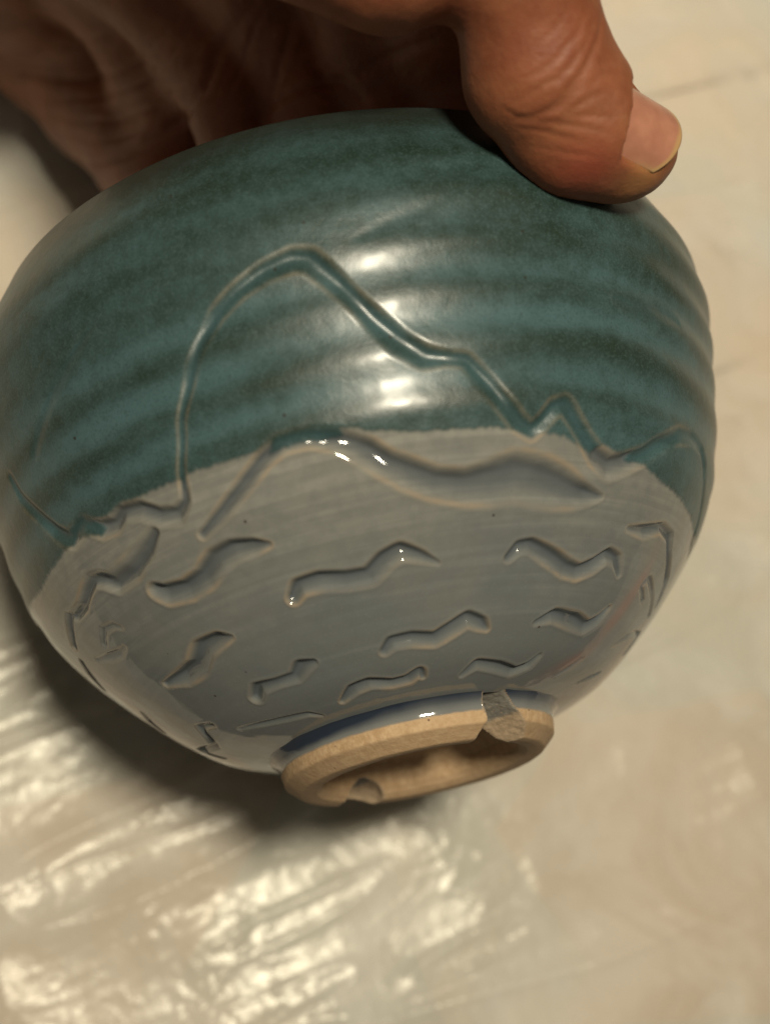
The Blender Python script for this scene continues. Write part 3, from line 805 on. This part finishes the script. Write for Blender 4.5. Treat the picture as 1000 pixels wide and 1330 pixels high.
    yel = .5 * np.exp(-(np.linalg.norm(V - cam_mm(828, 229, .2085), axis=1) / 3.6) ** 2)
    hand = mesh_obj('hand', cam_to_world(V), Q, M_SKIN, None, dict(crease=np.clip(crease, 0, 1), red=np.clip(red, 0, 1), yellow=yel))
    tag(hand, 'bare hand gripping the rim of the teal bowl, thumb pressed outside', 'hand')
    # thumbnail: a thin curved plate lying in its bed
    nu, nv = 41, 46
    U, W = np.meshgrid(np.linspace(-1, 1, nu), np.linspace(0, 1, nv))
    phi = U * 1.0
    v0 = -8.4 + 1.5 * U ** 2
    v1 = 3.3 - 2.7 * U ** 2
    v = v0 + (v1 - v0) * W
    layers = []
    for off in (.34, -.3):
        rho = NAIL_R - .2 - .04 * (v + 3) + off - .05 * np.clip(v - 1.5, 0, 9) ** 2
        layers.append(T4 + NA * v[..., None] + (np.cos(phi) * rho)[..., None] * NN + (np.sin(phi) * rho)[..., None] * NB)
    Pv = np.concatenate([l.reshape(-1, 3) for l in layers])
    f1 = grid_faces(nv, nu); nt = nv * nu
    ring = np.concatenate([np.arange(nu), np.arange(1, nv) * nu + nu - 1, (nv - 1) * nu + np.arange(nu - 2, -1, -1), np.arange(nv - 2, 0, -1) * nu])
    r2 = np.roll(ring, -1)
    side = np.stack([ring, ring + nt, r2 + nt, r2], 1)
    fac = np.concatenate([f1, f1[:, ::-1] + nt, side])
    tipm = .8 * sstep(.90 , .97, W + .04 * U ** 2 + .02 * np.sin(U * 7))
    edge_y = sstep(.78, 1.0, np.abs(U)) * sstep(.3, .9, W) * .6
    tip = np.tile(np.maximum(tipm, edge_y).ravel(), 2)
    nail = mesh_obj('thumbnail', cam_to_world(Pv), fac, M_NAIL, None, dict(tip=tip))
    nail.parent = hand
    nail['label'] = 'pink thumbnail with yellowed free edge'

CREASES = [  # depth mm, width mm, path over the skin as photographed
    (0.211, .50, [(781, 12), (778, 48), (757, 92), (732, 126), (708, 146), (668, 157)]),
    (0.136, .40, [(770, 88), (748, 120), (724, 142), (700, 150)]),
    (0.124, .40, [(772, 30), (752, 70), (722, 105), (690, 122), (664, 132)]),
    (0.112, .38, [(760, 18), (740, 55), (712, 88), (680, 104)]),
    (0.099, .38, [(800, 118), (775, 122), (748, 138), (730, 150)]),
    (0.099, .36, [(803, 150), (770, 150), (738, 154)]),
    (0.112, .40, [(665, 157), (705, 158), (752, 164), (796, 176)]),
    (0.087, .36, [(668, 166), (712, 172), (760, 186)]),
    (0.099, .36, [(650, 140), (672, 152), (700, 154)]),
    (0.081, .36, [(806, 96), (780, 100), (760, 112)]),
    (0.074, .36, [(740, 8), (718, 40), (690, 66)]),
    (0.074, .36, [(690, 190), (730, 200), (775, 204)]),
    # folds of the palm side
    (0.496, 1.0, [(120, 212), (180, 190), (240, 156), (268, 110), (284, 62), (332, 6)]),
    (0.372, .8, [(338, 152), (362, 128), (400, 112), (440, 104), (462, 120), (480, 148)]),
    (0.310, .8, [(440, 104), (470, 92), (505, 72), (560, 52)]),
    (0.310, .8, [(348, 145), (360, 100), (372, 60), (380, 20)]),
    (0.279, .7, [(0, 92), (50, 98), (110, 104), (150, 96), (190, 70), (235, 20)]),
    (0.217, .6, [(0, 60), (50, 62), (100, 58), (150, 40)]),
    (0.217, .6, [(20, 118), (80, 128), (130, 128), (185, 108), (225, 72), (262, 20)]),
    (0.217, .6, [(50, 145), (100, 158), (150, 158), (205, 136), (250, 96)]),
    (0.186, .6, [(75, 172), (120, 184), (170, 176), (220, 152)]),
    (0.186, .6, [(98, 208), (130, 214), (170, 204), (210, 180)]),
    (0.217, .6, [(300, 120), (316, 80), (330, 40), (352, 5)]),
]
build_hand()
